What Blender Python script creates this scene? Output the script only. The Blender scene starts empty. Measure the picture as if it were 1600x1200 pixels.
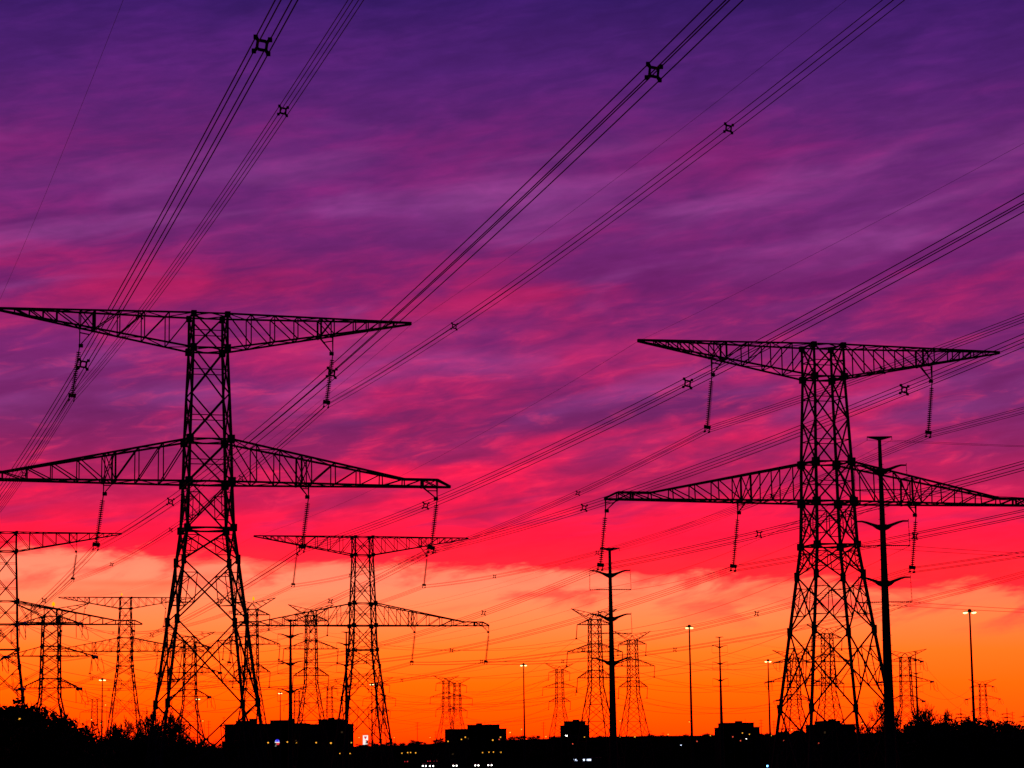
import bpy, math, random
import numpy as np
from mathutils import Vector, Matrix

# ---------------------------------------------------------------- camera
F, PITCH, ROLL, HC = 3768.97, 0.1490, 0.0133, 10.0        # focal length in photo pixels (1600 wide), tilt, roll, height
C = bpy.context.scene
COL = C.collection
cam_d = bpy.data.cameras.new('camera')
cam = bpy.data.objects.new('camera', cam_d); COL.objects.link(cam)
cam_d.sensor_width = 36; cam_d.lens = F / 1600 * 36
cam_d.clip_start = 0.5; cam_d.clip_end = 30000
cam.matrix_world = Matrix.Translation((0, 0, HC)) @ Matrix.Rotation(math.pi/2 + PITCH, 4, 'X') @ Matrix.Rotation(-ROLL, 4, 'Z')
C.camera = cam
C.view_settings.view_transform = 'Standard'
C.view_settings.look = 'None'
C.view_settings.exposure = 0
C.view_settings.gamma = 1
C.cycles.max_bounces = 3
C.cycles.sample_clamp_indirect = 1.0

def lin(c):
    return tuple((x/12.92 if x <= .04045 else ((x+.055)/1.055)**2.4) for x in [v/255 for v in c]) + (1.0,)

# ---------------------------------------------------------------- sky (world): after-sunset cloud deck over a clear orange band
W = bpy.data.worlds.new('World'); C.world = W; W.use_nodes = True
nt = W.node_tree; nt.nodes.clear(); LK = nt.links
def node(t, **k):
    n = nt.nodes.new(t)
    for a, b in k.items(): setattr(n, a, b)
    return n
def put(sock, v):
    if hasattr(v, 'is_output') or isinstance(v, bpy.types.NodeSocket): LK.new(v, sock)
    else: sock.default_value = v
def M(op, a, b=0.0, c=None, clamp=False):
    n = node('ShaderNodeMath', operation=op, use_clamp=clamp)
    put(n.inputs[0], a); put(n.inputs[1], b)
    if c is not None: put(n.inputs[2], c)
    return n.outputs[0]
def add(a, b): return M('ADD', a, b)
def sub(a, b): return M('SUBTRACT', a, b)
def mul(a, b): return M('MULTIPLY', a, b)
def vec(x, y, z=0.0):
    n = node('ShaderNodeCombineXYZ'); put(n.inputs[0], x); put(n.inputs[1], y); put(n.inputs[2], z); return n.outputs[0]
def noise(v, scale, detail=4, rough=.5, dist=0.0):
    n = node('ShaderNodeTexNoise'); put(n.inputs['Vector'], v)
    n.inputs['Scale'].default_value = scale; n.inputs['Detail'].default_value = detail
    n.inputs['Roughness'].default_value = rough; n.inputs['Distortion'].default_value = dist
    return n.outputs[0]
def smooth(x, lo, hi, a=0.0, b=1.0):
    n = node('ShaderNodeMapRange', interpolation_type='SMOOTHSTEP')
    put(n.inputs[0], x); n.inputs[1].default_value = lo; n.inputs[2].default_value = hi
    n.inputs[3].default_value = a; n.inputs[4].default_value = b
    return n.outputs[0]
def ramp(x, stops, span):
    n = node('ShaderNodeValToRGB'); cr = n.color_ramp
    while len(cr.elements) > 1: cr.elements.remove(cr.elements[-1])
    for i, (p, c) in enumerate(stops):
        e = cr.elements[0] if i == 0 else cr.elements.new(p/span)
        e.position = p/span; e.color = lin(c)
    put(n.inputs[0], M('DIVIDE', x, span))
    return n.outputs[0]
def mix(f, a, b, mode='MIX'):
    n = node('ShaderNodeMix', data_type='RGBA', blend_type=mode)
    put(n.inputs[0], f); put(n.inputs[6], a); put(n.inputs[7], b)
    return n.outputs[2]
tc = node('ShaderNodeTexCoord'); sep = node('ShaderNodeSeparateXYZ'); LK.new(tc.outputs['Generated'], sep.inputs[0])
dx, dy, dz = sep.outputs
K = F
az = mul(M('ARCTAN2', dx, dy), K)                     # bearing from north, in units of 1/K radian
el = mul(M('ARCSINE', dz), K)                         # elevation above the horizon
V = add(sub(1166.0, el), mul(az, -0.0133))            # 1166 at the horizon, falling with height
U = add(az, 800.0)
# cloud deck: soft drifting bands that climb gently to the north-east
q2 = add(V, mul(U, .15)); q1 = sub(U, mul(V, .15))
def band(w, h, seed, detail=5, rough=.5, dist=.4):
    return noise(vec(mul(q1, 1/w), mul(q2, 1/h), seed), 1.0, detail, rough, dist)
n_big = band(430, 120, 1.7, 4, .5, .5)
n_mid = band(200, 52, 4.4, 5, .55, .5)
n_fine = band(85, 20, 8.1, 5, .6, .5)
n_soft = band(330, 60, 12.6, 3, .45, .6)
n_edge = band(210, 60, 21.3, 5, .55, .6)
def blob(x, y, rx, ry, w, tilt=-.13):
    du = sub(U, x); dv = sub(sub(V, y), mul(du, tilt))
    a = mul(du, 1/rx); b = mul(dv, 1/ry)
    return mul(M('EXPONENT', mul(add(mul(a, a), mul(b, b)), -1.0)), w)
mask = add(add(mul(sub(n_big, .5), 1.2), mul(sub(n_mid, .5), 1.2)), mul(sub(n_fine, .5), .75))
mask = add(mask, .28)
for b in [(230, 462, 180, 34, .55), (430, 450, 110, 26, .2), (1130, 255, 150, 62, .5), (800, 470, 150, 17, .5), (560, 535, 200, 42, .4), (440, 560, 130, 30, .25), (1490, 500, 110, 40, .05),
          (690, 610, 190, 60, .38), (850, 690, 120, 18, .5, -.1), (1000, 555, 150, 40, .2), (70, 640, 150, 75, -.5), (560, 345, 190, 50, -.15), (1400, 350, 200, 90, -.22), (940, 425, 120, 24, -.3),
          (480, 700, 110, 36, -.4), (940, 650, 200, 26, -.4), (720, 708, 150, 18, -.45), (160, 330, 220, 50, -.25), (1380, 590, 120, 50, .3), (1560, 640, 110, 70, -.4), (1180, 690, 90, 14, .4),
          (80, 800, 170, 16, -.35), (600, 745, 180, 22, .2), (1540, 760, 130, 45, -.25), (60, 560, 110, 30, -.3), (520, 785, 100, 12, -.25), (1450, 170, 220, 100, -.3), (1230, 690, 100, 20, -.3)]:
    mask = add(mask, blob(*b))
mask = smooth(mask, .0, 1.0)
Vd = add(V, mul(sub(n_mid, .5), 40.0))
bright = ramp(Vd, [(0, (64, 29, 112)), (120, (98, 36, 122)), (230, (124, 34, 112)), (340, (142, 39, 118)), (450, (176, 31, 96)), (550, (180, 40, 108)), (650, (202, 34, 98)),
                   (720, (240, 30, 82)), (790, (254, 27, 70)), (850, (255, 31, 62)), (900, (255, 42, 54))], 1200)
dark = ramp(Vd, [(0, (54, 27, 101)), (120, (80, 34, 114)), (230, (99, 38, 116)), (340, (110, 40, 116)), (450, (118, 35, 110)), (560, (126, 40, 114)), (650, (120, 38, 104)),
                 (720, (150, 36, 98)), (780, (178, 33, 88)), (840, (236, 29, 68)), (900, (255, 44, 56))], 1200)
cloud = mix(mask, dark, bright)
hl = mul(add(smooth(n_soft, .46, .78), add(blob(760, 315, 130, 32, .7), add(blob(1250, 315, 170, 26, .4), blob(230, 275, 200, 22, .3)))), mul(smooth(V, 120, 320), smooth(V, 740, 620)))
cloud = mix(mul(hl, .42), cloud, lin((168, 78, 160)))
hl2 = mul(smooth(n_fine, .5, .8), mul(smooth(V, 420, 620), smooth(V, 840, 760)))
cloud = mix(mul(hl2, .28), cloud, lin((255, 60, 100)))
pst = band(260, 34, 33.0, 4, .5, .5)
cloud = mix(mul(mul(smooth(pst, .48, .68), mul(smooth(V, 680, 740), smooth(V, 870, 815))), .62), cloud, lin((148, 34, 92)))
n_rip = band(46, 11, 17.2, 4, .6, .6)
lum = add(add(.50, mul(n_mid, .36)), add(mul(n_fine, .40), mul(n_rip, .18)))
cloud = mix(1.0, cloud, vec(lum, lum, lum), 'MULTIPLY')
clear = ramp(V, [(820, (255, 152, 126)), (910, (255, 148, 110)), (970, (255, 142, 80)), (1020, (255, 129, 36)), (1070, (255, 112, 6)), (1115, (255, 93, 0)), (1150, (255, 76, 0)), (1172, (248, 58, 0))], 1200)
clear = mix(smooth(U, 900, 1700, 0, .3), clear, lin((255, 100, 22)))
# ragged lower edge of the deck, with torn wisps below it
edge = add(add(868.0, mul(U, .041)), add(mul(sub(n_edge, .5), 52.0), mul(sub(n_fine, .5), 54.0)))
below = sub(V, edge)
cover = smooth(below, 9.0, -15.0)
wisp = mul(smooth(n_edge, .46, .60), mul(smooth(below, 70.0, 12.0), smooth(below, -10.0, 6.0)))
clear = mix(mul(wisp, .85), clear, lin((255, 70, 62)))
clear = mix(mul(smooth(below, 46.0, 0.0), .22), clear, lin((255, 92, 76)))
streaks = mul(smooth(n_soft, .5, .66), mul(smooth(V, 885, 905), smooth(V, 960, 930)))
clear = mix(mul(add(mul(streaks, .5), blob(180, 918, 120, 5, .5, -.01)), .8), clear, lin((255, 96, 62)))
sky = mix(cover, clear, cloud)
# the glow near the horizon is brighter in red than the film can hold (overexposed red)
glow = add(1.0, add(mul(smooth(V, 640, 900), .6), mul(smooth(V, 900, 1100), 1.2)))
sky = mix(1.0, sky, vec(glow, 1.0, 1.0), 'MULTIPLY')
# overhead and behind the viewer the sky has already gone dark blue
front = smooth(dy, .35, .9)
high = smooth(el, K*.33, K*.62, 1, 0)
sky = mix(mul(front, high), lin((14, 13, 34)), sky)
sky = mix(smooth(dz, -.02, -.004, 1, 0), sky, (.003, .002, .002, 1))
bg = node('ShaderNodeBackground'); put(bg.inputs[0], sky); bg.inputs[1].default_value = 1.0
out = node('ShaderNodeOutputWorld'); LK.new(bg.outputs[0], out.inputs[0])
# the sun is on the horizon ahead, almost gone
sun_d = bpy.data.lights.new('sun', 'SUN'); sun_d.energy = .06; sun_d.angle = math.radians(.5); sun_d.color = (1, .45, .15)
sun = bpy.data.objects.new('sun', sun_d); COL.objects.link(sun)
sun.rotation_euler = (math.radians(-89.2), 0, math.radians(-3))

# ---------------------------------------------------------------- helpers
def at(px, py, Y):
    """world point at depth Y seen in direction (px, py) of the photo (surveying by bearing and elevation)"""
    a, b = (px-800)/F, (600-py)/F
    c, s = math.cos(ROLL), math.sin(ROLL)
    a, b = c*a + s*b, -s*a + c*b
    cp, sp = math.cos(PITCH), math.sin(PITCH)
    d = Vector((a, cp - b*sp, sp + b*cp))
    return Vector((0, 0, HC)) + d*(Y/d.y)

def mat(name, col, rough=.6, metal=0.0, scale=3.0, var=.35, bump=0.0, emit=None, power=0.0, spec=None):
    m = bpy.data.materials.new(name); m.use_nodes = True
    t = m.node_tree; b = t.nodes['Principled BSDF']
    g = t.nodes.new('ShaderNodeTexCoord'); n = t.nodes.new('ShaderNodeTexNoise'); r = t.nodes.new('ShaderNodeValToRGB')
    n.inputs['Scale'].default_value = scale; n.inputs['Detail'].default_value = 6
    t.links.new(g.outputs['Object'], n.inputs['Vector']); t.links.new(n.outputs[0], r.inputs[0])
    r.color_ramp.elements[0].position = .3; r.color_ramp.elements[1].position = .7
    r.color_ramp.elements[0].color = tuple(c*(1-var) for c in col) + (1,)
    r.color_ramp.elements[1].color = tuple(min(1, c*(1+var)) for c in col) + (1,)
    t.links.new(r.outputs[0], b.inputs['Base Color'])
    b.inputs['Roughness'].default_value = rough; b.inputs['Metallic'].default_value = metal
    b.inputs['Specular IOR Level'].default_value = .25
    if spec is not None: b.inputs['Specular IOR Level'].default_value = spec
    if emit:
        b.inputs['Emission Color'].default_value = tuple(emit) + (1,); b.inputs['Emission Strength'].default_value = power
    return m
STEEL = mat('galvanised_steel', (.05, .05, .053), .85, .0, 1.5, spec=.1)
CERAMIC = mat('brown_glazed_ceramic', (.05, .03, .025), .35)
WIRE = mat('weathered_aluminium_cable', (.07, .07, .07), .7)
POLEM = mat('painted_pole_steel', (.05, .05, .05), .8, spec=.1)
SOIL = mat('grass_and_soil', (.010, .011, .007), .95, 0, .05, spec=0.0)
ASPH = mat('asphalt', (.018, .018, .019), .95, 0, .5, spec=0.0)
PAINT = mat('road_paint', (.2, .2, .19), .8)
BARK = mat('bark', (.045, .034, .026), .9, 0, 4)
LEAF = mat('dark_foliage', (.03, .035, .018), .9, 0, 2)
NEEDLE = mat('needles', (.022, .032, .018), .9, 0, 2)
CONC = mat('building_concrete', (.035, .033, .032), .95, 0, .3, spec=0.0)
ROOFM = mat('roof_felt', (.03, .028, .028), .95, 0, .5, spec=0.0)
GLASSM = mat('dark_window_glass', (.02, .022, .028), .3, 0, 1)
LITWIN = mat('lit_window', (.5, .4, .2), .5, emit=(1, .55, .2), power=.03)
AMBER = mat('sodium_lamp', (.9, .6, .2), .5, emit=(1, .42, .03), power=1.3)
WARM = mat('high_mast_lamp', (.9, .8, .5), .5, emit=(1, .70, .25), power=3.6)
HEADL = mat('headlight_glow', (.9, .9, .85), .3, emit=(1, .93, .82), power=9.0)
TAILL = mat('taillight_glow', (.6, .02, .02), .3, emit=(1, .03, .05), power=2.2)
REDL = mat('red_lamp_glow', (.6, .05, .03), .3, emit=(1, .10, .05), power=.9)
BLUEL = mat('blue_lamp_glow', (.1, .2, .8), .3, emit=(.12, .42, 1), power=8.0)
COOL = mat('cool_white_glow', (.7, .75, .9), .3, emit=(.62, .72, 1), power=2.2)
BEACON = mat('obstruction_beacon', (.9, .4, .05), .4, emit=(1, .40, .0), power=1.2)
CARP = mat('car_paint', (.05, .05, .06), .35, .2)
TYRE = mat('tyre_rubber', (.02, .02, .02), .9)
SIGNW = mat('sign_white_panel', (.8, .8, .8), .4, emit=(1, .96, .93), power=.95)
SIGNR = mat('sign_red_panel', (.7, .05, .05), .4, emit=(1, .05, .06), power=.8)
SIGNB = mat('sign_blue_panel', (.05, .05, .6), .4, emit=(.04, .03, .85), power=1.0)
SIGNL = mat('sign_pale_blue', (.4, .4, .9), .4, emit=(.30, .34, 1), power=1.0)
SIGNK = mat('sign_dark_panel', (.05, .03, .03), .5, emit=(.10, .05, .05), power=.2)

class MB:
    def __init__(s): s.v, s.f = [], []
    def poly(s, rings, cap=True):
        n = len(rings[0]); b = len(s.v)
        for r in rings: s.v.extend([tuple(p) for p in r])
        for k in range(len(rings)-1):
            for i in range(n):
                j = (i+1) % n
                s.f.append((b+k*n+i, b+k*n+j, b+(k+1)*n+j, b+(k+1)*n+i))
        if cap:
            s.f.append(tuple(b+i for i in range(n-1, -1, -1)))
            s.f.append(tuple(b+(len(rings)-1)*n+i for i in range(n)))
    def frame(s, d):
        d = d.normalized(); u = Vector((0, 0, 1)) if abs(d.z) < .9 else Vector((1, 0, 0))
        x = d.cross(u).normalized(); return x, x.cross(d)
    def bar(s, p, q, w, w2=None):
        p, q = Vector(p), Vector(q)
        if (q-p).length < 1e-4: return
        x, y = s.frame(q-p); h = w/2; g = (w if w2 is None else w2)/2
        s.poly([[p+x*h+y*h, p-x*h+y*h, p-x*h-y*h, p+x*h-y*h], [q+x*g+y*g, q-x*g+y*g, q-x*g-y*g, q+x*g-y*g]])
    def tube(s, pts, r, n=6, cap=True):
        pts = [Vector(p) for p in pts]; rr = r if isinstance(r, (list, tuple)) else [r]*len(pts)
        rings = []
        for i, p in enumerate(pts):
            d = pts[min(i+1, len(pts)-1)] - pts[max(i-1, 0)]
            x, y = s.frame(d)
            rings.append([p + x*rr[i]*math.cos(a) + y*rr[i]*math.sin(a) for a in [2*math.pi*k/n for k in range(n)]])
        s.poly(rings, cap)
    def box(s, c, sx, sy, sz):
        x, y, z = c; a, b, d = sx/2, sy/2, sz/2
        s.poly([[(x-a, y-b, z-d), (x+a, y-b, z-d), (x+a, y+b, z-d), (x-a, y+b, z-d)], [(x-a, y-b, z+d), (x+a, y-b, z+d), (x+a, y+b, z+d), (x-a, y+b, z+d)]])
    def quad(s, a, b, c, d):
        k = len(s.v); s.v += [tuple(a), tuple(b), tuple(c), tuple(d)]; s.f.append((k, k+1, k+2, k+3))
    def prism(s, outline, y0, y1):          # outline in x,z
        k = len(s.v); n = len(outline)
        s.v += [(x, y0, z) for x, z in outline] + [(x, y1, z) for x, z in outline]
        s.f.append(tuple(range(k, k+n))); s.f.append(tuple(range(k+2*n-1, k+n-1, -1)))
        for i in range(n): j = (i+1) % n; s.f.append((k+i, k+n+i, k+n+j, k+j))
    def build(s, name, m, parent=None, loc=None):
        me = bpy.data.meshes.new(name); me.from_pydata(s.v, [], s.f); me.update(); me.materials.append(m)
        o = bpy.data.objects.new(name, me); COL.objects.link(o)
        if parent: o.parent = parent
        if loc is not None: o.location = loc
        return o
def tag(o, label=None, cat=None, group=None, kind=None):
    if label: o['label'] = label
    if cat: o['category'] = cat
    if group: o['group'] = group
    if kind: o['kind'] = kind
    return o
def thing(name, label, cat, loc=(0, 0, 0), rz=0.0, group=None):
    o = bpy.data.objects.new(name, None); COL.objects.link(o); o.empty_display_size = 1
    o.location = loc; o.rotation_euler = (0, 0, rz)
    return tag(o, label, cat, group)
def dup(o, parent=None):
    c = o.copy(); COL.objects.link(c)
    if parent is not None: c.parent = parent
    for ch in list(o.children): dup(ch, c)
    return c
def clone(root, loc, rz=0.0, label=None, group=None, scale=None):
    c = dup(root); c.location = loc; c.rotation_euler = (0, 0, rz)
    if label: c['label'] = label
    if group: c['group'] = group
    if scale: c.scale = scale
    return c

# ---------------------------------------------------------------- terrain
def sstep(x, a, b):
    t = min(1, max(0, (x-a)/(b-a))); return t*t*(3-2*t)
PYL = dict(L=(-29.618, 232.218, .2797, 0.0), R=(32.596, 249.626, .2735, -.970), M=(-28.223, 448.13, .2814, -3.149), LL=(-91.10, 432.50, .2418, -2.86), P=(-119.5, 742.0, .283, 4.7))
def base_z(x, y):
    a = x/max(y, 1)
    z = -1.2*sstep(y, 150, 300) + 3.3*sstep(y, 550, 850)
    far = 15.2 + 1.6*sstep(a, .0, .05) - 2.6*sstep(a, -.015, -.05) + .7*math.sin(x/150.0) + .5*math.sin(x/61.0+1)
    return z + (far - 2.1)*sstep(y, 1250, 2200)
_k = list(PYL.values())
_A = np.array([[math.exp(-((p[0]-q[0])**2 + (p[1]-q[1])**2)/(2*38**2)) for q in _k] for p in _k])
_w = np.linalg.solve(_A, np.array([p[3] - base_z(p[0], p[1]) for p in _k]))
def terr(x, y):
    return base_z(x, y) + sum(w*math.exp(-((x-q[0])**2 + (y-q[1])**2)/(2*38**2)) for w, q in zip(_w, _k))
ys = list(range(-300, 0, 60)) + list(range(0, 1000, 12)) + list(range(1000, 2400, 35)) + [2500, 3000, 4000, 6000, 9000]
xs = [-5000, -3500, -2500, -1800, -1300] + list(range(-960, 961, 20)) + [1300, 1800, 2500, 3500, 5000]
g = MB(); g.v = [(x, y, terr(x, y)) for y in ys for x in xs]; nx = len(xs)
g.f = [(j*nx+i, j*nx+i+1, (j+1)*nx+i+1, (j+1)*nx+i) for j in range(len(ys)-1) for i in range(nx-1)]
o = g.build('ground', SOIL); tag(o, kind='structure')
for p in o.data.polygons: p.use_smooth = True
def strip(name, Y, w, dz, m, x0=-700, x1=700, step=20, slope=0.0):
    s = MB(); X = list(range(x0, x1+1, step))
    for x in X:
        yy = Y + slope*x
        z = max(terr(x, yy-w/2), terr(x, yy+w/2), terr(x, yy)) + dz
        s.v += [(x, yy-w/2, z), (x, yy+w/2, z)]
    s.f = [(2*i, 2*i+2, 2*i+3, 2*i+1) for i in range(len(X)-1)]
    return tag(s.build(name, m), kind='structure')
strip('road', 950, 24, .06, ASPH); strip('road_marking', 950, .3, .064+.004, PAINT)
strip('road', 1240, 18, .06, ASPH); strip('road_marking', 1240, .3, .068, PAINT)

# ---------------------------------------------------------------- big double-circuit pylons
HW = [(52.006, 1.6485), (48.609, 1.6574), (39.668, 1.9869), (35.555, 2.0641), (31.070, 2.2254), (-8, 2.2254+.1213*39.07)]
def hw(z):
    for (a, wa), (b, wb) in zip(HW, HW[1:]):
        if z >= b: return wa + (wb-wa)*(a-z)/(a-b)
    return HW[-1][1]
SG = [(-1, -1), (1, -1), (1, 1), (-1, 1)]
def cn(k, z): w = hw(z); return Vector((SG[k % 4][0]*w, SG[k % 4][1]*w, z))
def lerp(a, b, t): return a + (b-a)*t
def make_body(root):
    zb = 0.0
    for k in range(4):
        b = MB(); zz = [52.15, 48.609, 39.668, 35.555, 31.07, 22.3, 14.4, zb]; ww = [.20, .22, .25, .26, .27, .27, .27, .28]
        for i in range(len(zz)-1): b.bar(cn(k, min(zz[i], 52.15)), cn(k, zz[i+1]), ww[i], ww[i+1])
        for z, s in ((51.9, .5), (48.6, .6), (39.67, .66), (35.55, .68), (31.07, .6)): b.box(cn(k, z), s, s, s*1.15)
        for z in (28.0, 22.3, 14.4): b.box(cn(k, z), .44, .44, .9)
        b.box(cn(k, zb) + Vector((0, 0, -.25)), 1.0, 1.0, .9)
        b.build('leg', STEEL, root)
    b = MB()
    lv = [52.0, 48.609, 44.1, 39.668, 35.555, 31.07, 28.0, 22.3, 14.4, 5.2]
    for i in range(len(lv)-1):
        z0, z1 = lv[i], lv[i+1]
        big = i >= 4
        for k in range(4):
            a, c, d, e = cn(k, z0), cn(k+1, z0), cn(k, z1), cn(k+1, z1)
            t0, t1 = hw(z0), hw(z1); f = t0/(t0+t1)
            ctr = lerp(a, e, f)
            b.bar(a, e, .135); b.bar(c, d, .135)
            zc = ctr.z
            if not big:
                b.bar(cn(k, zc), cn(k+1, zc), .085)
            else:
                for (p, q, kk) in ((a, ctr, k), (c, ctr, k+1), (d, ctr, k), (e, ctr, k+1)):
                    m_ = lerp(p, q, .5)
                    b.bar(m_, cn(kk, m_.z), .085)
                    b.bar(m_, cn(kk, lerp(p, q, 1.0).z), .085)
                b.bar(lerp(a, ctr, .5), lerp(d, ctr, .5), .075); b.bar(lerp(c, ctr, .5), lerp(e, ctr, .5), .075)
                if i in (6, 7, 8):
                    b.bar(lerp(d, ctr, .5), lerp(cn(k, lerp(d, ctr, .5).z), cn(k-1, lerp(d, ctr, .5).z), .22), .075)
                    b.bar(lerp(e, ctr, .5), lerp(cn(k+1, lerp(e, ctr, .5).z), cn(k+2, lerp(e, ctr, .5).z), .22), .075)
    for z, w in ((52.0, .15), (48.6, .17), (39.67, .15), (35.55, .19), (31.07, .17)):
        for k in range(4):
            b.bar(cn(k, z), cn(k+1, z), w)
            b.bar(lerp(cn(k, z), cn(k+1, z), .5), lerp(cn(k+1, z), cn(k+2, z), .5), .1)
    for k in range(4):
        b.bar(cn(k, 5.2), lerp(cn(k, 0), cn(k+1, 0), .12), .14); b.bar(cn(k+1, 5.2), lerp(cn(k+1, 0), cn(k, 0), .12), .14)
        b.bar(cn(k, 5.2), cn(k+1, 5.2), .16)
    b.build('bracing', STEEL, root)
def pl(x, pts):
    for (a, pa), (b, pb) in zip(pts, pts[1:]):
        if x <= b + 1e-6: return [u + (v-u)*(x-a)/(b-a) for u, v in zip(pa, pb)]
    return list(pts[-1][1])
def make_arm(root, s, top, bot, st, xpan, rev_from, wt):
    b = MB()
    def T(u, v): z, w = pl(u, top); return Vector((s*u, v*w, z))
    def B(u, v): z, w = pl(u, bot); return Vector((s*u, v*w, z))
    for i in range(len(st)-1):
        u, n = st[i], st[i+1]
        for v in (-1, 1):
            b.bar(T(u, v), T(n, v), wt); b.bar(B(u, v), B(n, v), wt)
            if (T(n, v)-B(n, v)).length > .25: b.bar(T(n, v), B(n, v), .10 if i+1 not in xpan else .17)
            if i in xpan: b.bar(T(u, v), B(n, v), .09); b.bar(B(u, v), T(n, v), .09); b.bar(T(u, v), B(u, v), .17)
            elif u < rev_from: b.bar(T(u, v), B(n, v), .105)
            elif n < st[-1]: b.bar(B(u, v), T(n, v), .105)
        b.bar(T(n, -1), T(n, 1), .08); b.bar(B(n, -1), B(n, 1), .08)
        q = 1 if i % 2 else -1
        b.bar(T(u, q), T(n, -q), .075); b.bar(B(u, q), B(n, -q), .075)
    return b.build('crossarm', STEEL, root)
TOP_A = [(1.65, (52.0, 1.65)), (20.4, (52.02, .10))]
BOT_A = [(1.65, (48.6, 1.66)), (20.4, (51.88, .10))]
TOP_B = [(1.98, (39.67, 1.99)), (19.47, (36.27, .42)), (22.92, (36.27, .26)), (24.29, (35.62, .06))]
BOT_B = [(1.98, (35.55, 2.06)), (22.92, (35.55, .28)), (24.29, (35.55, .06))]
ST_A = [1.65, 4.0, 6.35, 8.7, 11.05, 12.4, 14.6, 15.9, 17.2, 18.6, 20.4]
ST_B = [1.98, 4.5, 6.8, 9.0, 10.0, 12.4, 14.9, 17.2, 19.47, 21.4, 22.92, 24.29]
def make_insulator(root, s, u_out, u_in, bot, zp, du, dzs):
    z0, w0 = pl(u_out, bot); z1, w1 = pl(u_in, bot)
    P0 = Vector((s*u_out, 0, zp)); Q = P0 + Vector((du, 0, dzs))
    b = MB(); d = (Q-P0); L = d.length; dn = d/L
    b.tube([P0, Q], .055, 6)
    n = 22
    for i in range(n):
        c = P0 + dn*(L*(.13 + .80*i/(n-1)))
        b.tube([c - dn*.035, c, c + dn*.05], [.245, .23, .06], 10)
    ins = b.build('insulator_string', CERAMIC, root)
    h = MB(); ring = .55
    for v in (-1, 1):
        a = Vector((s*u_out, v*min(w0, .16), z0)); i_ = Vector((s*u_in, v*min(w1, .16), z1))
        h.bar(a, P0, .085); h.bar(i_, P0 + Vector((0, 0, .05)), .085)
        h.bar(lerp(a, P0, .3), lerp(i_, P0, .3), .07)
    for u_, z_, w_ in ((u_out, z0, w0), (u_in, z1, w1)): h.bar((s*u_, -w_, z_-.06), (s*u_, w_, z_-.06), .16)
    h.box(P0 + Vector((-s*.12, 0, .06)), .42, .16, .34)
    h.build('suspension_hanger', STEEL, ins)
    y = MB()
    up = -dn; hx = Vector((up.z, 0, -up.x))
    def o4(a, c, w, h_): return [Q + hx*x + up*z for x, z in ((a-w, c-h_), (a+w, c-h_), (a+w, c+h_), (a-w, c+h_))]
    for a, c, w, h_, t in ((0, .08, .36, .19, .05), (-.2285, .02, .05, .09, .25), (.2285, .02, .05, .09, .25), (-.2285, -.42, .05, .08, .25), (.2285, -.42, .05, .08, .25)):
        q4 = o4(a, c, w, h_); y.poly([[p + Vector((0, -t, 0)) for p in q4], [p + Vector((0, t, 0)) for p in q4]])
    for a in (-1, 1): y.bar(Q + hx*(a*.25) + up*.1, Q + hx*(a*.2285) - up*.42, .07)
    y.build('yoke', STEEL, ins)
ATT = {'TL': (-1, 12.4), 'TR': (1, 12.4), 'IL': (-1, 9.95), 'IR': (1, 9.95)}
def make_pylon(name, label, kind, pos):
    x, y, rz, z = pos
    r = thing(name, label, 'pylon', (x, y, z), rz, 'large two-crossarm lattice pylons')
    make_body(r)
    for s in (-1, 1):
        make_arm(r, s, TOP_A, BOT_A, ST_A, (4,), 11.5, .17)
        make_arm(r, s, TOP_B, BOT_B, ST_B, (3, 9), 9.5, .19)
    du, dzs = (-.643, -4.871) if kind == 'L' else (-.66, -5.489)
    for s in (-1, 1):
        make_insulator(r, s, 12.4, 11.05, BOT_A, 48.575, du, dzs)
        make_insulator(r, s, 9.95, 9.0 if False else 8.95, BOT_B, 34.296, du, dzs)
        if kind == 'L': make_insulator(r, s, 22.92, 21.4, BOT_B, 34.31, du, dzs)
        else: make_insulator(r, s, 24.2, 22.92, BOT_B, 34.31, du, dzs)
    return r
def yoke(t, k):
    x, y, rz, z = PYL[t]
    lk = t in ('L', 'LL', 'LN')
    du, dzs = (-.643, -4.871) if lk else (-.66, -5.489)
    if k in ATT: s, u = ATT[k]
    else: s, u = (-1 if k == 'OL' else 1), (22.92 if lk else 24.2)
    zp = 48.575 if k[0] == 'T' else (34.296 if k[0] == 'I' else 34.31)
    c, sn = math.cos(rz), math.sin(rz); u = s*u + du
    return Vector((x + u*c, y + u*sn, z + zp + dzs - .2))
def tip(t, s):
    x, y, rz, z = PYL[t]; return Vector((x + s*20.4*math.cos(rz), y + s*20.4*math.sin(rz), z + 51.85))
pL = make_pylon('lattice_pylon', 'largest black lattice pylon, its lower crossarm reaching past the left edge', 'L', PYL['L'])
pR = make_pylon('lattice_pylon', 'big black lattice pylon at right behind the thick tapered steel pole', 'R', PYL['R'])
def place_pylon(src, t, label):
    x, y, rz, z = PYL[t]; return clone(src, (x, y, z), rz, label)
place_pylon(pR, 'M', 'mid-sized lattice pylon in the centre left standing right of the largest pylon')
place_pylon(pL, 'LL', 'lattice pylon cut by the left edge with only its right crossarms showing')
pP = place_pylon(pR, 'P', 'small far two-crossarm pylon with an orange beacon on top, left of the largest pylon')
def beacon(parent, p):
    b = MB(); b.tube([Vector(p), Vector(p) + Vector((0, 0, .5))], .06, 6); s = b.build('beacon_post', STEEL, parent)
    b = MB(); q = Vector(p) + Vector((0, 0, .5)); b.tube([q, q+Vector((0, 0, .15)), q+Vector((0, 0, .5)), q+Vector((0, 0, .75))], [.15, .26, .2, .04], 8)
    b.build('beacon_lamp', BEACON, s)
beacon(pP, (-1.2, 0, 52.1))

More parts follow.
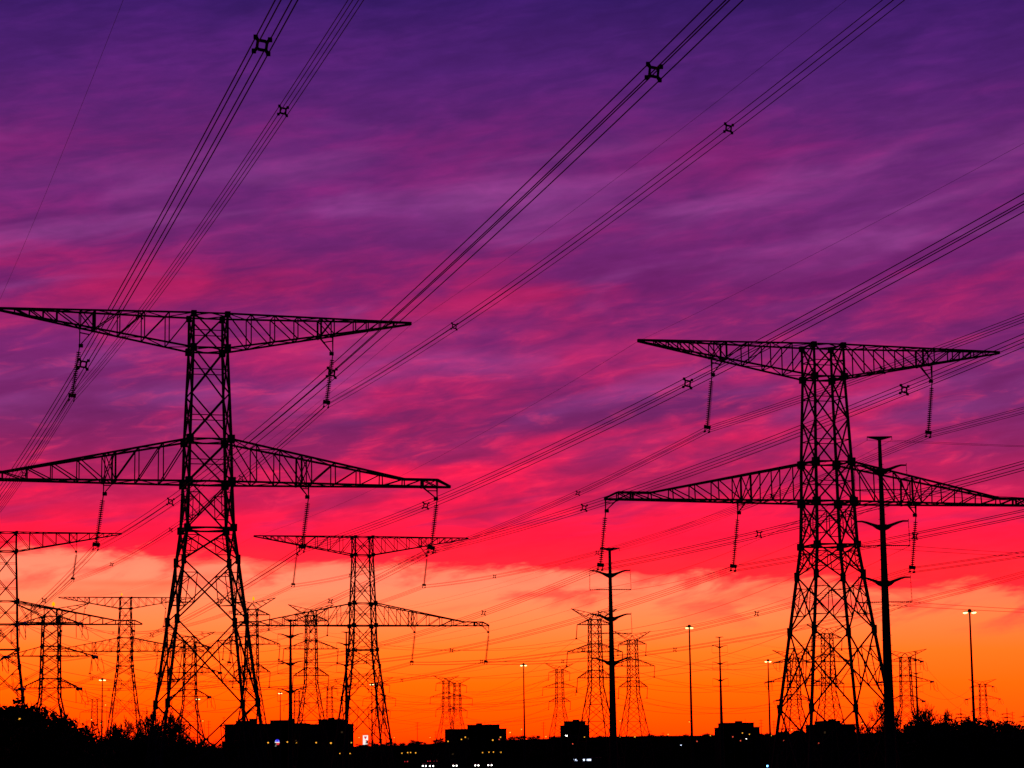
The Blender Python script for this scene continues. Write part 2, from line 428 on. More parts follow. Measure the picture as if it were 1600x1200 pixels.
# ---------------------------------------------------------------- conductor bundles of the big lines
def sagline(A, B, sag, n=48):
    return [A + (B-A)*t + Vector((0, 0, -4*sag*t*(1-t))) for t in [i/n for i in range(n+1)]]
SWC, SWS = math.cos(.125), math.sin(.125)
def make_spacer(p, d, n, up, parent, th=1.0):
    b = MB(); h = .148
    cs = [n*h*a + up*h*c for a, c in ((-1, 1), (1, 1), (1, -1), (-1, -1))]
    pts = []
    for i in range(4):                                   # square body with rounded corners
        a, c = cs[i], cs[(i+1) % 4]
        pts += [p + lerp(a, c, .16), p + lerp(a, c, .84)]
    for i in range(8): b.bar(pts[i], pts[(i+1) % 8], .082*th)
    for v, w in zip(cs, ((-1, 1), (1, 1), (1, -1), (-1, -1))):
        q = n*.2285*w[0] + up*.2285*w[1]
        b.bar(p + v*.9, p + q, .085*th, .105*th)
        b.box(p + q, .13*th, .13*th, .13*th)
    return b.build('spacer', STEEL, parent)
def bundle(A, B, sag, label, spacers, r=.017, group=None, th=1.0):
    e = thing('conductor_bundle', label, 'power line', A, 0, group)
    d = (B-A); hn = Vector((d.y, -d.x, 0)).normalized()
    if hn.x < 0: hn = -hn
    hn, up = hn*SWC - Vector((0, 0, SWS)), hn*SWS + Vector((0, 0, SWC))      # the whole bundle swings with its string
    for a, c in ((-1, 1), (1, 1), (1, -1), (-1, -1)):
        off = hn*(.2285*a) + up*(.2285*c)
        w = MB(); w.tube([q + off - A for q in sagline(A, B, sag)], r, 5); w.build('wire', WIRE, e)
    for t in spacers:
        p = A + d*t + Vector((0, 0, -4*sag*t*(1-t))) - A
        make_spacer(p, d, hn, up, e, th)
    return e
def ground_wire(A, B, sag, label, r=.008, group=None):
    w = MB(); w.tube([q - A for q in sagline(A, B, sag, 30)], r, 5)
    return tag(w.build('shield_wire', WIRE, None, A), label, 'wire', group)
KN = {'OL': 'outer left', 'TL': 'upper left', 'IL': 'inner left', 'TR': 'upper right', 'IR': 'inner right', 'OR': 'outer right'}
SPL = {k: [.241, {'OL': .530, 'TL': .525, 'TR': .5335}.get(k, .529), .778] for k in KN}
SPR = {k: [.2, .5, .78] for k in KN}
SPF = {k: [.203, .52, .777] for k in KN}
for k in KN:
    A = yoke('L', k); bundle(A, A + Vector((.28035*204.4, -.9599*204.4, 5.63)), 2.648, f'four-wire bundle rising overhead from the {KN[k]} insulator of the largest pylon', SPL[k], .022, 'overhead four-wire cable bundles')
    A = yoke('R', k); bundle(A, A + Vector((.27989*212.5, -.96003*212.5, 5.5)), 2.235, f'four-wire bundle running right from the {KN[k]} insulator of the big right pylon', SPR[k], .027, 'overhead four-wire cable bundles')
    bundle(yoke('L', k), yoke('LL', k), 2.416, f'four-wire bundle from the {KN[k]} insulator of the largest pylon back leftward', [.217, .464, .75], .027, 'overhead four-wire cable bundles', 1.05)
    bundle(yoke('R', k), yoke('M', k), 2.715, f'four-wire bundle from the {KN[k]} insulator of the right pylon to the centre pylon', SPF[k], .027, 'overhead four-wire cable bundles', 1.05)
    bundle(yoke('M', k), yoke('P', k), 4.6, f'thin four-wire bundle from the {KN[k]} insulator of the centre pylon back leftward', SPF[k], .033, 'overhead four-wire cable bundles', 1.2)
    if k in ('TR', 'IR', 'OR'):
        A = yoke('LL', k); bundle(A, A + Vector((-80, 260, 4)), 4.0, f'thin four-wire bundle leaving the {KN[k]} insulator of the left edge pylon', SPF[k], .033, 'overhead four-wire cable bundles', 1.2)
for s, w in ((-1, 'left'), (1, 'right')):
    A = tip('L', s); ground_wire(A, A + Vector((57.3, -196.2, 5.6)), 2.0, f'single thin wire rising from the top {w} tip of the largest pylon', .011)
    A = tip('R', s); ground_wire(A, A + Vector((59.5, -204, 5.5)), 1.8, f'single thin wire rising from the top {w} tip of the big right pylon', .011)
    ground_wire(tip('L', s), tip('LL', s), 1.9, f'single thin wire from the top {w} tip of the largest pylon back leftward', .014)
    ground_wire(tip('R', s), tip('M', s), 2.0, f'single thin wire from the top {w} tip of the right pylon to the centre pylon', .014)
    ground_wire(tip('M', s), tip('P', s), 3.4, f'single thin wire from the top {w} tip of the centre pylon back leftward', .012)

# ---------------------------------------------------------------- slimmer three-level lattice towers far behind
def t2_hw(z): return pl(-z, [(-37.6, (1.1,)), (-23.5, (1.35,)), (0.0, (5.3,))])[0]
def make_tower(name, label, strain=False):
    r = thing(name, label, 'pylon')
    def cc(k, z): w = t2_hw(z); return Vector((SG[k % 4][0]*w, SG[k % 4][1]*w, z))
    for k in range(4):
        b = MB(); b.bar(cc(k, 37.6), cc(k, 23.5), .18, .19); b.bar(cc(k, 23.5), cc(k, -.4), .19, .21)
        for z in (37.4, 32.4, 30.7, 26.8, 25.2): b.box(cc(k, z), .3, .3, .34)
        b.build('leg', STEEL, r)
    b = MB()
    lv = [37.6 - 2.1*i for i in range(7)] + [22.6, 19.6, 16.0, 11.8, 6.6, .4]
    for z0, z1 in zip(lv, lv[1:]):
        for k in range(4):
            b.bar(cc(k, z0), cc(k+1, z1), .11); b.bar(cc(k+1, z0), cc(k, z1), .11)
            if z0 < 23: b.bar(cc(k, z1), cc(k+1, z1), .09)
    for z in (37.6, 36.5, 32.4, 30.7, 26.8, 25.2):
        for k in range(4): b.bar(cc(k, z), cc(k+1, z), .12)
    ap = Vector((0, 0, 38.8))
    for k in range(4): b.bar(cc(k, 37.6), ap, .1)
    b.build('bracing', STEEL, r)
    for s in (-1, 1):
        h = MB(); e = Vector((s*5.3, 0, 39.9))
        h.bar(ap, e, .13)
        for k in (0, 3) if s < 0 else (1, 2):
            c = cc(k, 37.6); h.bar(c, e, .13)
            for t in (.25, .5, .75): h.bar(lerp(c, e, t), lerp(ap, e, t-.1), .07)
        h.build('shield_wire_horn', STEEL, r)
        for zl, zu, u in ((36.5, 37.6, 4.0), (30.7, 32.4, 6.3), (25.2, 26.8, 4.1)):
            a = MB(); e = Vector((s*u, 0, zl))
            for k in (0, 3) if s < 0 else (1, 2):
                l, t_ = cc(k, zl), cc(k, zu)
                a.bar(l, e, .15); a.bar(t_, e, .14)
                for t in (.3, .55, .8): a.bar(lerp(l, e, t), lerp(t_, e, t-.12), .07)
            for t in (.3, .6): a.bar(lerp(cc(0 if s < 0 else 1, zl), e, t), lerp(cc(3 if s < 0 else 2, zl), e, t), .07)
            a.build('crossarm', STEEL, r)
            i_ = MB()
            if not strain:
                q = e + Vector((-.25, 0, -3.0))
                i_.tube([e, q], .09, 6); i_.box(q, .4, .3, .3)
                i_.build('insulator_string', CERAMIC, r)
            else:                                         # dead-end strings pulled out level, with jumper loops
                for d in (-1, 1):
                    q = e + Vector((.25*d*s, 2.6*d, -.35)); i_.tube([e, q], .15, 6)
                i_.box(e + Vector((0, 0, -.15)), .8, .7, .5)
                for d in (-1, 1): i_.tube([e + Vector((d*.45, 0, -.1)), e + Vector((d*.4, 0, -2.6))], .05, 5)
                i_.tube([e + Vector((s*.4 + math.sin(t)*.8, -2.6*math.cos(t), -.35 - 2.6*math.sin(t))) for t in [math.pi*j/10 for j in range(11)]], .045, 5)
                i_.build('insulator_string', CERAMIC, r)
    return r
TW = {}; BEA = []
protos = {}
def tower(key, label, px, ytop, half, Y, strain=False, rz=.28, bea=False):
    top = at(px, ytop, Y); x = top.x; zb = terr(x, Y)
    s = half/6.3*Y/F; sz = (top.z - zb)/37.6
    if strain not in protos:
        r = protos[strain] = make_tower('lattice_tower', label, strain)
        r['group'] = 'slim three-level lattice towers'
    else: r = dup(protos[strain]); r['label'] = label
    r.location = (x, Y, zb); r.scale = (s, s, sz); r.rotation_euler = (0, 0, rz)
    if bea: BEA.append(r)
    TW[key] = r; return r
def armtip(key, lev, s, drop=True):
    r = TW[key]; u = (4.0, 6.3, 4.1)[lev]*s; z = (36.5, 30.7, 25.2)[lev] - (3.0 if drop else .3)
    c, sn = math.cos(r.rotation_euler.z), math.sin(r.rotation_euler.z)
    x = (u-.25*drop)*r.scale.x
    return Vector((r.location.x + x*c, r.location.y + x*sn, r.location.z + z*r.scale.z))
def horntip(key, s):
    r = TW[key]; x = 5.3*s*r.scale.x; c, sn = math.cos(r.rotation_euler.z), math.sin(r.rotation_euler.z)
    return Vector((r.location.x + x*c, r.location.y + x*sn, r.location.z + 39.9*r.scale.z))
tower('a', 'slim three-level tower just left of the middle pole, its left arms showing beside it', 929, 968, 45, 530)
tower('b', 'slim three-level tower just right of the middle pole', 988, 1000, 36, 660)
tower('c', 'small three-level tower just left of the flat-roofed block by the middle pole', 874, 1046, 27, 880)
tower('d', 'left one of the two faint twin towers above the stepped building', 697, 1064, 25, 950)
tower('e', 'right one of the two faint twin towers above the stepped building', 714, 1068, 25, 975)
tower('f', 'slim three-level tower seen behind the left lower crossarm of the centre pylon', 486, 962, 43, 555)
tower('g', 'slim tower with an orange beacon, beside the largest pylon\'s right leg', 394, 952, 44, 540, bea=True)
tower('h', 'faint tower rising directly above the long dark apartment roofs left of the centre pylon', 515, 1073, 21, 1150)
tower('i', 'slim three-level tower seen through the middle of the big right pylon\'s legs', 1292, 990, 40, 600)
tower('j', 'faint tower partly hidden behind the centre pylon\'s legs', 593, 1067, 26, 900)
tower('k', 'very faint far tower between the beacon pylon and the left trees', 148, 1093, 22, 1200)
tower('l', 'faint tower close to the second pole above the long apartment roofs', 464, 1080, 20, 1180)
tower('m', 'dark dead-end tower with jumper loops standing over the left trees', 80, 963, 69, 335, True, .34, True)
tower('n', 'dead-end tower standing between the largest pylon\'s legs', 297, 1003, 47, 500, True, .28)
tower('o', 'dead-end tower with horned top right of the thick tapered pole', 1414, 1027, 41, 560, True, .04)
tower('p', 'small dead-end tower beside the tall four-lamp mast at right', 1535, 1069, 26, 800, True, .02)
tower('q', 'dead-end tower seen through the left leg of the big right pylon', 1239, 1028, 40, 620, True, .25)
for r in BEA: beacon(r, (.3, 0, 38.9))
def span(a, b, name, sag, drops=(True, True), r=.03, horns=False):
    for lev, ln in ((0, 'top'), (1, 'middle'), (2, 'bottom')):
        for s, w in ((-1, 'left'), (1, 'right')):
            A, B = armtip(a, lev, s, drops[0]), armtip(b, lev, s, drops[1])
            m = MB(); m.tube([q - A for q in sagline(A, B, sag, 22)], r, 4)
            tag(m.build('line_wire', WIRE, None, A), f'thin wire at the {ln} {w} arms between {name}', 'wire', 'thin wires between the slim towers')
    for s in (-1, 1):
        if horns:
            A, B = horntip(a, s), horntip(b, s); m = MB(); m.tube([q - A for q in sagline(A, B, sag*.7, 20)], .012, 4)
            tag(m.build('shield_wire', WIRE, None, A), f"thinnest wire at the {'left' if s < 0 else 'right'} horns between {name}", 'wire', 'thin wires between the slim towers')
span('f', 'a', 'the centre and middle pole slim towers', 3.0)
span('g', 'f', 'the beaconed slim tower and its right neighbour', 1.5)
span('b', 'd', 'the middle pole and left twin tower', 4)
span('a', 'e', 'the middle pole and right twin tower', 5)
span('c', 'j', 'the flat-roofed block and the centre pylon', 4)
span('i', 'b', 'the right pylon and the middle pole', 3)
span('m', 'n', 'the two left dead-end towers', 3, (False, False))
span('n', 'g', 'a dead-end tower and the beaconed slim tower', 1.5, (False, True))
span('q', 'a', 'the right pylon foot and the middle pole', 4, (False, True))
span('o', 'i', 'the thick pole and the right pylon', 2, (False, True))
span('o', 'p', 'the two right dead-end towers', 6, (False, False))
span('n', 'k', 'a dead-end tower and the faintest left tower', 6, (False, True))
span('j', 'h', 'the centre pylon and the apartment roofs', 5)
span('e', 'l', 'a twin tower and the apartment roofs', 6)
span('f', 'm', 'the centre pylon and the left trees', 4, (True, False))

# ---------------------------------------------------------------- tubular steel transmission poles
POLES = {}
def steel_pole(key, label, px, ytop, Y, s=1.0, rz=.02, face=1):
    tp = at(px, ytop, Y); zb = terr(tp.x, Y); H = (tp.z - zb)/s
    r = thing('transmission_pole', label, 'power pole', (tp.x, Y, zb), rz, 'tapered steel transmission poles'); r.scale = (s, s, s)
    def rad(z): return .17 + (H-.3-z)*.0128
    b = MB(); zz = [-.3] + [H*t for t in (.2, .4, .6, .8)] + [H-.3]
    b.tube([(0, 0, z) for z in zz], [rad(z) for z in zz], 16)
    for z in range(4, int(H)-1, 1):
        for d in (-1, 1): b.bar((d*rad(z)*.9, 0, z+.25*d), (d*(rad(z)+.13), 0, z+.25*d), .035)
    b.build('shaft', POLEM, r)
    t = MB()
    for d in (-1, 1):
        t.poly([[(0, -.14, H-.42), (0, .14, H-.42), (0, .14, H), (0, -.14, H)], [(d*1.25, -.06, H-.09), (d*1.25, .06, H-.09), (d*1.25, .06, H+.02), (d*1.25, -.06, H+.02)]])
        t.bar((d*1.24, 0, H-.04), (d*1.24, 0, H-.36), .05)
    t.build('top_crossbar', POLEM, r)
    for i, zc in enumerate((H-3.5, H-9.1, H-14.7)):
        for d in (-1, 1):
            a = MB(); ro = rad(zc)
            pts = [(d*ro*.6, 0, zc-.05), (d*(ro+.25), 0, zc+.02), (d*.95, 0, zc+.22), (d*1.6, 0, zc+.46), (d*2.05, 0, zc+.58), (d*2.62, 0, zc+.58)]
            a.tube(pts, [.34, .24, .15, .12, .095, .075], 8)
            a.bar((d*2.6, 0, zc+.58), (d*2.6, 0, zc+.78), .05)
            a.build('davit_arm', POLEM, r)
            q = MB(); e = Vector((d*2.6, 0, zc+.5)); f_ = Vector((d*2.66, 0, zc-1.78))
            q.tube([e, lerp(e, f_, .2)], .025, 6)
            m = 14
            for j in range(m):
                c = lerp(e, f_, .2 + .78*j/(m-1)); q.tube([c + Vector((0, 0, .04)), c, c - Vector((0, 0, .04))], [.03, .085, .03], 7)
            q.build('suspension_insulator', CERAMIC, r)
            p = MB(); z = zc-1.88
            p.tube([(d*ro*.8, 0, z+.03), (d*2.5, 0, z)], [.06, .05], 6)
            for j in range(10): x = ro+.3+(2.2-ro)*j/9; p.tube([(d*(x-.04), 0, z+.01), (d*x, 0, z+.01), (d*(x+.04), 0, z+.01)], [.05, .1, .05], 7)
            p.box((d*2.6, 0, z), .14, .3, .12)
            p.build('post_insulator', CERAMIC, r)
    c, sn = math.cos(rz)*s, math.sin(rz)*s
    POLES[key] = {('T', d): Vector((tp.x + d*1.24*c, Y + d*1.24*sn, tp.z - .38*s)) for d in (-1, 1)}
    for i in range(3):
        for d in (-1, 1): POLES[key][(i, d)] = Vector((tp.x + d*2.62*c, Y + d*2.62*sn, zb + (H-3.5-5.6*i-1.92)*s))
    return r
steel_pole('a', 'thick tapered black steel pole with curved arms in front of the big right pylon', 1374, 682, 240)
steel_pole('b', 'tapered black steel pole with curved arms standing alone in the middle', 952.5, 856, 310)
steel_pole('c', 'slim steel pole with curved arms over the apartment roofs left of the centre pylon', 454, 968, 497, 1.0, .0)
steel_pole('d', 'slim steel pole partly hidden by the centre pylon\'s left leg', 541, 987, 660, 1.0, .0)
steel_pole('e', 'thin steel pole with three pairs of arms over the dark sloped-end block', 1124, 995, 700, .85, .0)
steel_pole('f', 'thin distant steel pole with arms right of the thick tapered pole', 1430, 1018, 855, .85, .0)
def pole_wires(A, B, sag, name, r=.022):
    for k in A:
        a, b = A[k], B[k]; w = MB(); w.tube([q - a for q in sagline(a, b, sag if k[0] != 'T' else sag*.7, 26)], r if k[0] != 'T' else r*.7, 5)
        lv = {'T': 'top', 0: 'upper', 1: 'middle', 2: 'lower'}[k[0]]
        tag(w.build('pole_wire', WIRE, None, a), f"single wire at the {lv} {'left' if k[1] < 0 else 'right'} arms {name}", 'wire', 'single wires on the steel poles')
pole_wires(POLES['a'], POLES['b'], 1.6, 'from the thick pole to the middle pole')
pole_wires(POLES['b'], POLES['c'], 3.0, 'from the middle pole to the apartment pole', .015)
pole_wires(POLES['c'], POLES['d'], 1.5, 'from the apartment pole to the farther one', .018)
pole_wires({k: v for k, v in POLES['a'].items()}, {k: v + Vector((110, 14, 2.0)) for k, v in POLES['a'].items()}, 2.6, 'from the thick pole to the right edge')
pole_wires(POLES['e'], POLES['f'], 3, 'from the thin three-arm pole to the farthest pole', .02)

# ---------------------------------------------------------------- high-mast and street lamps
def high_mast(label, px, ytop, Y, n=4, ring=1.0):
    tp = at(px, ytop, Y); zb = terr(tp.x, Y); H = tp.z - zb
    r = thing('high_mast_lamp', label, 'street light', (tp.x, Y, zb), 0, 'tall multi-lamp masts')
    b = MB(); b.tube([(0, 0, -.2), (0, 0, H*.5), (0, 0, H)], [.34, .24, .13], 10); b.build('mast', POLEM, r)
    h = MB(); h.tube([(0, 0, H-.1), (0, 0, H+.18), (0, 0, H+.4), (0, 0, H+.5)], [.34, .34, .26, .08], 10)
    ang = [math.pi*(i+.5)/n*2 for i in range(n)]
    for a in ang: h.bar((0, 0, H), (ring*math.cos(a), ring*.8*math.sin(a), H), .09)
    h.build('lamp_ring', POLEM, r)
    for a in ang:
        l = MB(); c = Vector((ring*math.cos(a), ring*.8*math.sin(a), H-.05))
        l.tube([c + Vector((0, 0, .2)), c + Vector((0, 0, .12)), c], [.12, .26, .28], 8); hd = l.build('lamp_head', POLEM, r)
        g_ = MB(); g_.tube([c - Vector((0, 0, .005)), c - Vector((0, 0, .14)), c - Vector((0, 0, .24))], [.26, .30, .16], 8); g_.build('lamp_lens', WARM, hd)
    return r
high_mast('tall four-lamp mast at far right with glowing lamps under a dark cap', 1515, 956, 400, 4, 1.0)
high_mast('tall lamp mast with bright lamps between middle pole and right pylon', 1077, 980, 450, 4, .62)
high_mast('lamp mast left of the middle pole, standing alone above the dark blocks', 818, 1039, 600, 4, .75)
high_mast('lamp mast just left of the big right pylon\'s outer leg', 1200, 1033, 600, 4, .7)
high_mast('lamp mast with bright lamps just left of the beacon pylon', 160, 1062, 670, 4, .8)
high_mast('lamp mast whose lamps shine just left of the slim pole over the apartments', 438, 1083, 860, 4, .6)
high_mast('distant lamp mast glowing behind the centre pylon\'s legs', 581, 1069, 760, 4, .5)
high_mast('distant lamp mast glowing between the largest pylon\'s legs', 309, 1092, 950, 4, .8)
lamp_proto = None
def street_lamp(label, px, py, Y, m=None, size=1.0, group='small distant street lamps'):
    p = at(px, py, Y); zb = terr(p.x, Y); H = max(p.z - zb, .8)
    r = thing('street_lamp', label, 'street light', (p.x, Y, zb), 0, group)
    b = MB(); b.tube([(.5, 0, -.1), (.5, 0, H*.9), (.45, 0, H+.12), (-.3, 0, H+.2)], [.11, .08, .06, .05], 6); b.build('lamp_post', POLEM, r)
    h = MB(); h.tube([(-.42, 0, H+.2), (0, 0, H+.26), (.35, 0, H+.16)], [.1, .24, .08], 6); h.build('lamp_head', POLEM, r)
    l = MB(); k = .29*size*(Y/1000)**.7; l.tube([(0, 0, H+.13), (0, 0, H-.05), (0, 0, H-.05-k)], [k*.7, k, k*.5], 8); l.build('lamp_lens', m or AMBER, r)
    return r
LAMPS = [(31, 1123, 262, 'amber lamp glowing within the dark trees at the left edge', 1.2), (143, 1124, 800, 'amber lamp right of the left trees', 1), (158, 1130, 820, 'lower amber lamp at the foot of the left lamp mast', .8),
 (317, 1126, 900, 'amber lamp between the largest pylon\'s legs', 1), (165, 1101, 900, 'pair-high amber lamp beside the left lamp mast', 1), (419, 1160, 900, 'amber lamp left of the blue and red sign', 1.2),
 (449, 1159, 900, 'amber lamp first right of the blue and red sign', 1.1), (463, 1160.5, 900, 'amber lamp second right of the blue and red sign', .9), (494, 1160, 900, 'amber lamp before the middle of the long apartments', 1.1),
 (517, 1160.5, 900, 'large amber lamp before the right end of the long apartments', 1.4), (549, 1160, 1000, 'amber lamp at the apartments\' right corner', 1), (582, 1162, 1000, 'amber lamp right of the lit price sign', 1.1),
 (561, 1152, 1000, 'faint amber lamp left of the lit price sign', .8), (616, 1152, 1100, 'tiny amber lamp right of the centre pylon', .7), (672, 1152, 1100, 'tiny amber lamp left of the stepped building', .7),
 (700, 1158, 950, 'amber lamp before the stepped building\'s left wing', 1), (721, 1155, 950, 'dim amber lamp before the stepped building\'s middle', .9), (727, 1151.5, 950, 'upper amber lamp before the stepped building', 1),
 (770, 1156, 950, 'bright amber lamp before the stepped building\'s right part', 1.2), (782, 1151.5, 950, 'amber lamp at the stepped building\'s right wing', 1), (797, 1144, 1000, 'amber lamp just right of the stepped building', 1.2),
 (815, 1139, 1000, 'amber lamp on a bent post left of the tall mast', 1), (853, 1150.5, 1000, 'amber lamp left of the flat-roofed block by the middle pole', 1), (885, 1149, 900, 'bright pale lamp at the foot of the flat-roofed block', 1.5),
 (913, 1151, 900, 'dim amber lamp at the flat-roofed block\'s right corner', 1), (969, 1126, 1000, 'amber lamp just right of the middle pole', .9), (968.5, 1151, 1000, 'amber lamp low right of the middle pole', 1), (992, 1151, 1000, 'amber lamp at the foot of the tower right of the middle pole', 1.1),
 (1044, 1147, 1100, 'amber lamp between the middle pole and the tall mast', 1.1), (1077, 1127.5, 900, 'amber lamp halfway on the tall mast\'s line', .9), (1110, 1149, 1000, 'amber lamp left of the dark flat-roofed block by the thin pole', .8),
 (1160, 1145, 830, 'amber lamp in front of the dark block by the thin pole', .8), (1171, 1147, 830, 'second amber lamp in front of the dark block by the thin pole', .8), (1166, 1154, 830, 'pale lamp low before the dark block by the thin pole', .45),
 (1205, 1149, 1000, 'amber lamp at the right pylon\'s left foot', .9), (1237, 1140, 900, 'amber lamp between the gabled house roofs', .9), (1347, 1130, 600, 'amber lamp right of the block behind the right pylon', 1), (1575, 1142, 380, 'orange lamp within the dark trees at far right', 1),
 (628, 1176.5, 1000, 'leftmost of four amber lamps in a row under the centre pylon', .9), (637, 1175.6, 1000, 'second from left of four amber lamps in a row under the centre pylon', 1), (641.5, 1175.5, 1000, 'third from left of four amber lamps in a row under the centre pylon', .9), (649.5, 1176, 1000, 'rightmost of four amber lamps in a row under the centre pylon', 1),
 (754, 1175.7, 1000, 'leftmost of four amber lamps in a row below the stepped building', .9), (764, 1175, 1000, 'second from left of four amber lamps below the stepped building', .9), (771, 1174.7, 1000, 'third from left of four amber lamps below the stepped building', .9), (782.5, 1175, 1000, 'rightmost of four amber lamps in a row below the stepped building', 1.1),
 (531, 1177, 1000, 'small orange lamp below the long apartments', .8), (547, 1177, 1000, 'small orange lamp low between apartments and price sign', .9)]
for px, py, Y, lb, s in LAMPS: street_lamp(lb, px, py, Y, HEADL if 'pale' in lb else AMBER, s)
for px, py, Y, lb in [(1145, 1151, 830, 'red lamp before the dark block by the thin pole'), (1157, 1157, 830, 'low red lamp before the dark block by the thin pole'), (1225, 1157, 700, 'red lamp below the gabled house roofs'), (780, 1155, 950, 'red lamp before the stepped building\'s right wing'),
                      (1089, 1158, 900, 'red lamp below the tall mast'), (895, 1162, 900, 'red lamp left of the white bus lights'), (1585, 1154, 380, 'small red lamp within the far right trees'), (1279, 1161, 700, 'red lamp below the block behind the right pylon')]:
    street_lamp(lb, px, py, Y, REDL, .9, 'small red lamps')
street_lamp('bright blue lamp on a low post at the bottom edge', 1199, 1196.3, 700, BLUEL, 1.3, None)
street_lamp('cool white lamp low below the tall mast', 1064, 1164, 900, COOL, .8, None)

# ---------------------------------------------------------------- cars on the far road
def make_car(label):
    r = thing('car', label, 'car', group='cars on the far road')
    b = MB()
    prof = [(-2.1, .35), (-2.1, .75), (-1.95, .92), (-1.3, 1.0), (-.7, 1.42), (.9, 1.45), (1.6, 1.05), (2.1, .95), (2.15, .35)]
    k = len(b.v); n = len(prof)
    for x, sy in ((-.88, 1), (.88, 1)): b.v += [(x*(1 if z < 1.1 else .8), y, z) for y, z in prof]
    b.f.append(tuple(range(n))); b.f.append(tuple(range(2*n-1, n-1, -1)))
    for i in range(n): j = (i+1) % n; b.f.append((i, n+i, n+j, j))
    b.build('body', CARP, r)
    for x in (-.86, .86):
        for y in (-1.3, 1.35):
            w = MB(); w.tube([(x-.1, y, .33), (x+.1, y, .33)], .33, 12); w.build('wheel', TYRE, r)
    for x in (-.62, .62):
        h = MB(); h.tube([(x, -2.06, .66), (x, -2.2, .66)], [.22, .25], 10); h.build('headlight', HEADL, r)
        t = MB(); t.box((x, 2.15, .8), .3, .08, .2); t.build('taillight', TAILL, r)
    w = MB(); w.quad((-.62, -1.24, 1.03), (.62, -1.24, 1.03), (.6, -.72, 1.43), (-.6, -.72, 1.43)); w.build('windscreen', GLASSM, r)
    return r
def road_z(x, Y, w=24): return max(terr(x, Y-w/2), terr(x, Y+w/2), terr(x, Y)) + .06
car0 = None
CARS = [(674.2, 'car with the brightest headlights of the row at the bottom edge', 946, 0), (663, 'leftmost oncoming car with yellowish headlights at the bottom edge', 952, 0), (711, 'oncoming car alone between the brightest car and the two right ones', 945, 0),
        (745, 'oncoming car left of the rightmost one on the bottom road', 944, 0), (765.5, 'rightmost oncoming car with white headlights at the bottom edge', 947, 0),
        (634.8, 'car driving away with two red taillights left of the oncoming cars', 1238, 1), (670.5, 'farther car with faint red taillights, left one of two', 1243, 1), (680, 'farther car with faint red taillights, right one of two', 1243, 1)]
for px, lb, Y, away in CARS:
    x = at(px, 1190, Y).x; z = road_z(x, 950 if Y < 1000 else 1240, 24 if Y < 1000 else 18)
    if car0 is None: car0 = make_car(lb); c = car0
    else: c = dup(car0); c['label'] = lb
    c.location = (x, Y, z); c.rotation_euler = (0, 0, math.pi if away else -math.atan2(x, Y))
# city bus with a row of cool lights below the middle pole
r = thing('bus', 'long bus with a row of cool white lit windows left of the middle pole', 'bus', (at(917, 1160, 940).x, 944, road_z(at(917, 1160, 940).x, 950)))
b = MB(); b.box((0, 0, 1.75), 11, 2.5, 2.7); b.build('body', CARP, r)
for i in range(6):
    w = MB(); w.box((-4.4+1.75*i, -1.27, 2.2), 1.45, .05, .7); w.build('window', COOL if i in (0, 2, 3) else GLASSM, r)
for x in (-3.6, 3.4):
    for y in (-1.1, 1.1): w = MB(); w.tube([(x, y-.14, .48), (x, y+.14, .48)], .48, 12); w.build('wheel', TYRE, r)

# ---------------------------------------------------------------- signs
p = at(571, 1149, 900); zb = terr(p.x, 900); H = p.z - zb; f = 900/F
r = thing('price_sign', 'tall white lit sign with red emblem and dark price panel beneath the centre pylon', 'sign', (p.x, 900, zb))
b = MB()
for x in (-.75, .75): b.bar((x, 0, -.1), (x, 0, H-.1), .16)
b.build('sign_post', POLEM, r)
b = MB(); b.box((0, 0, H-.9), 1.85, .34, 1.8); em = b.build('emblem_panel', SIGNW, r)
b = MB(); b.prism([(-.55, H-.5), (.55, H-.5), (.42, H-.85), (0, H-1.5), (-.42, H-.85)], -.2, -.172); b.build('emblem', SIGNR, em)
b = MB(); b.prism([(-.5, H-.36), (.5, H-.36), (.42, H-.46), (-.42, H-.46)], -.2, -.172); b.build('emblem_band', SIGNK, em)
b = MB(); b.box((-.47, 0, H-2.62), .92, .34, 1.56); b.build('light_panel', SIGNW, r)
b = MB(); b.box((.48, 0, H-2.62), .90, .34, 1.56); dk = b.build('price_panel', SIGNK, r)
b = MB(); b.box((.2, -.19, H-2.35), .22, .03, .5); b.box((.4, -.19, H-3.1), .7, .03, .3); b.build('price_strip', SIGNW, dk)
p = at(433.3, 1155, 880); zb = terr(p.x, 880); H = p.z - zb
r = thing('shop_sign', 'round-topped blue sign with pale stripe and red lower half before the apartments', 'sign', (p.x, 880, zb))
b = MB(); b.bar((-.25, .05, -.1), (-.25, .05, H-1.4), .22); b.build('sign_post', POLEM, r)
arc = lambda x0, z0, rx, rz, a0, a1, n=14: [(x0 + rx*math.cos(a0+(a1-a0)*i/n), z0 + rz*math.sin(a0+(a1-a0)*i/n)) for i in range(n+1)]
b = MB(); b.prism(arc(0, H-.95, .84, .95, math.pi, 0), -.12, .12); bl = b.build('blue_top', SIGNB, r)
b = MB(); b.prism(arc(-.5, H-.62, .2, .28, 0, 2*math.pi)[:-1], -.15, -.125); b.build('letter', SIGNL, bl)
b = MB(); b.prism(arc(.42, H-.66, .16, .24, 0, 2*math.pi)[:-1], -.15, -.125); b.build('letter', SIGNL, bl)
b = MB(); b.box((0, 0, H-1.13), 1.7, .24, .32); b.build('white_stripe', SIGNW, r)
b = MB(); b.prism([(-.35, H-1.32), (.82, H-1.32)] + arc(.2, H-1.32, .62, .75, 0, -math.pi*.8)[1:], -.12, .12); b.build('red_bottom', SIGNR, r)
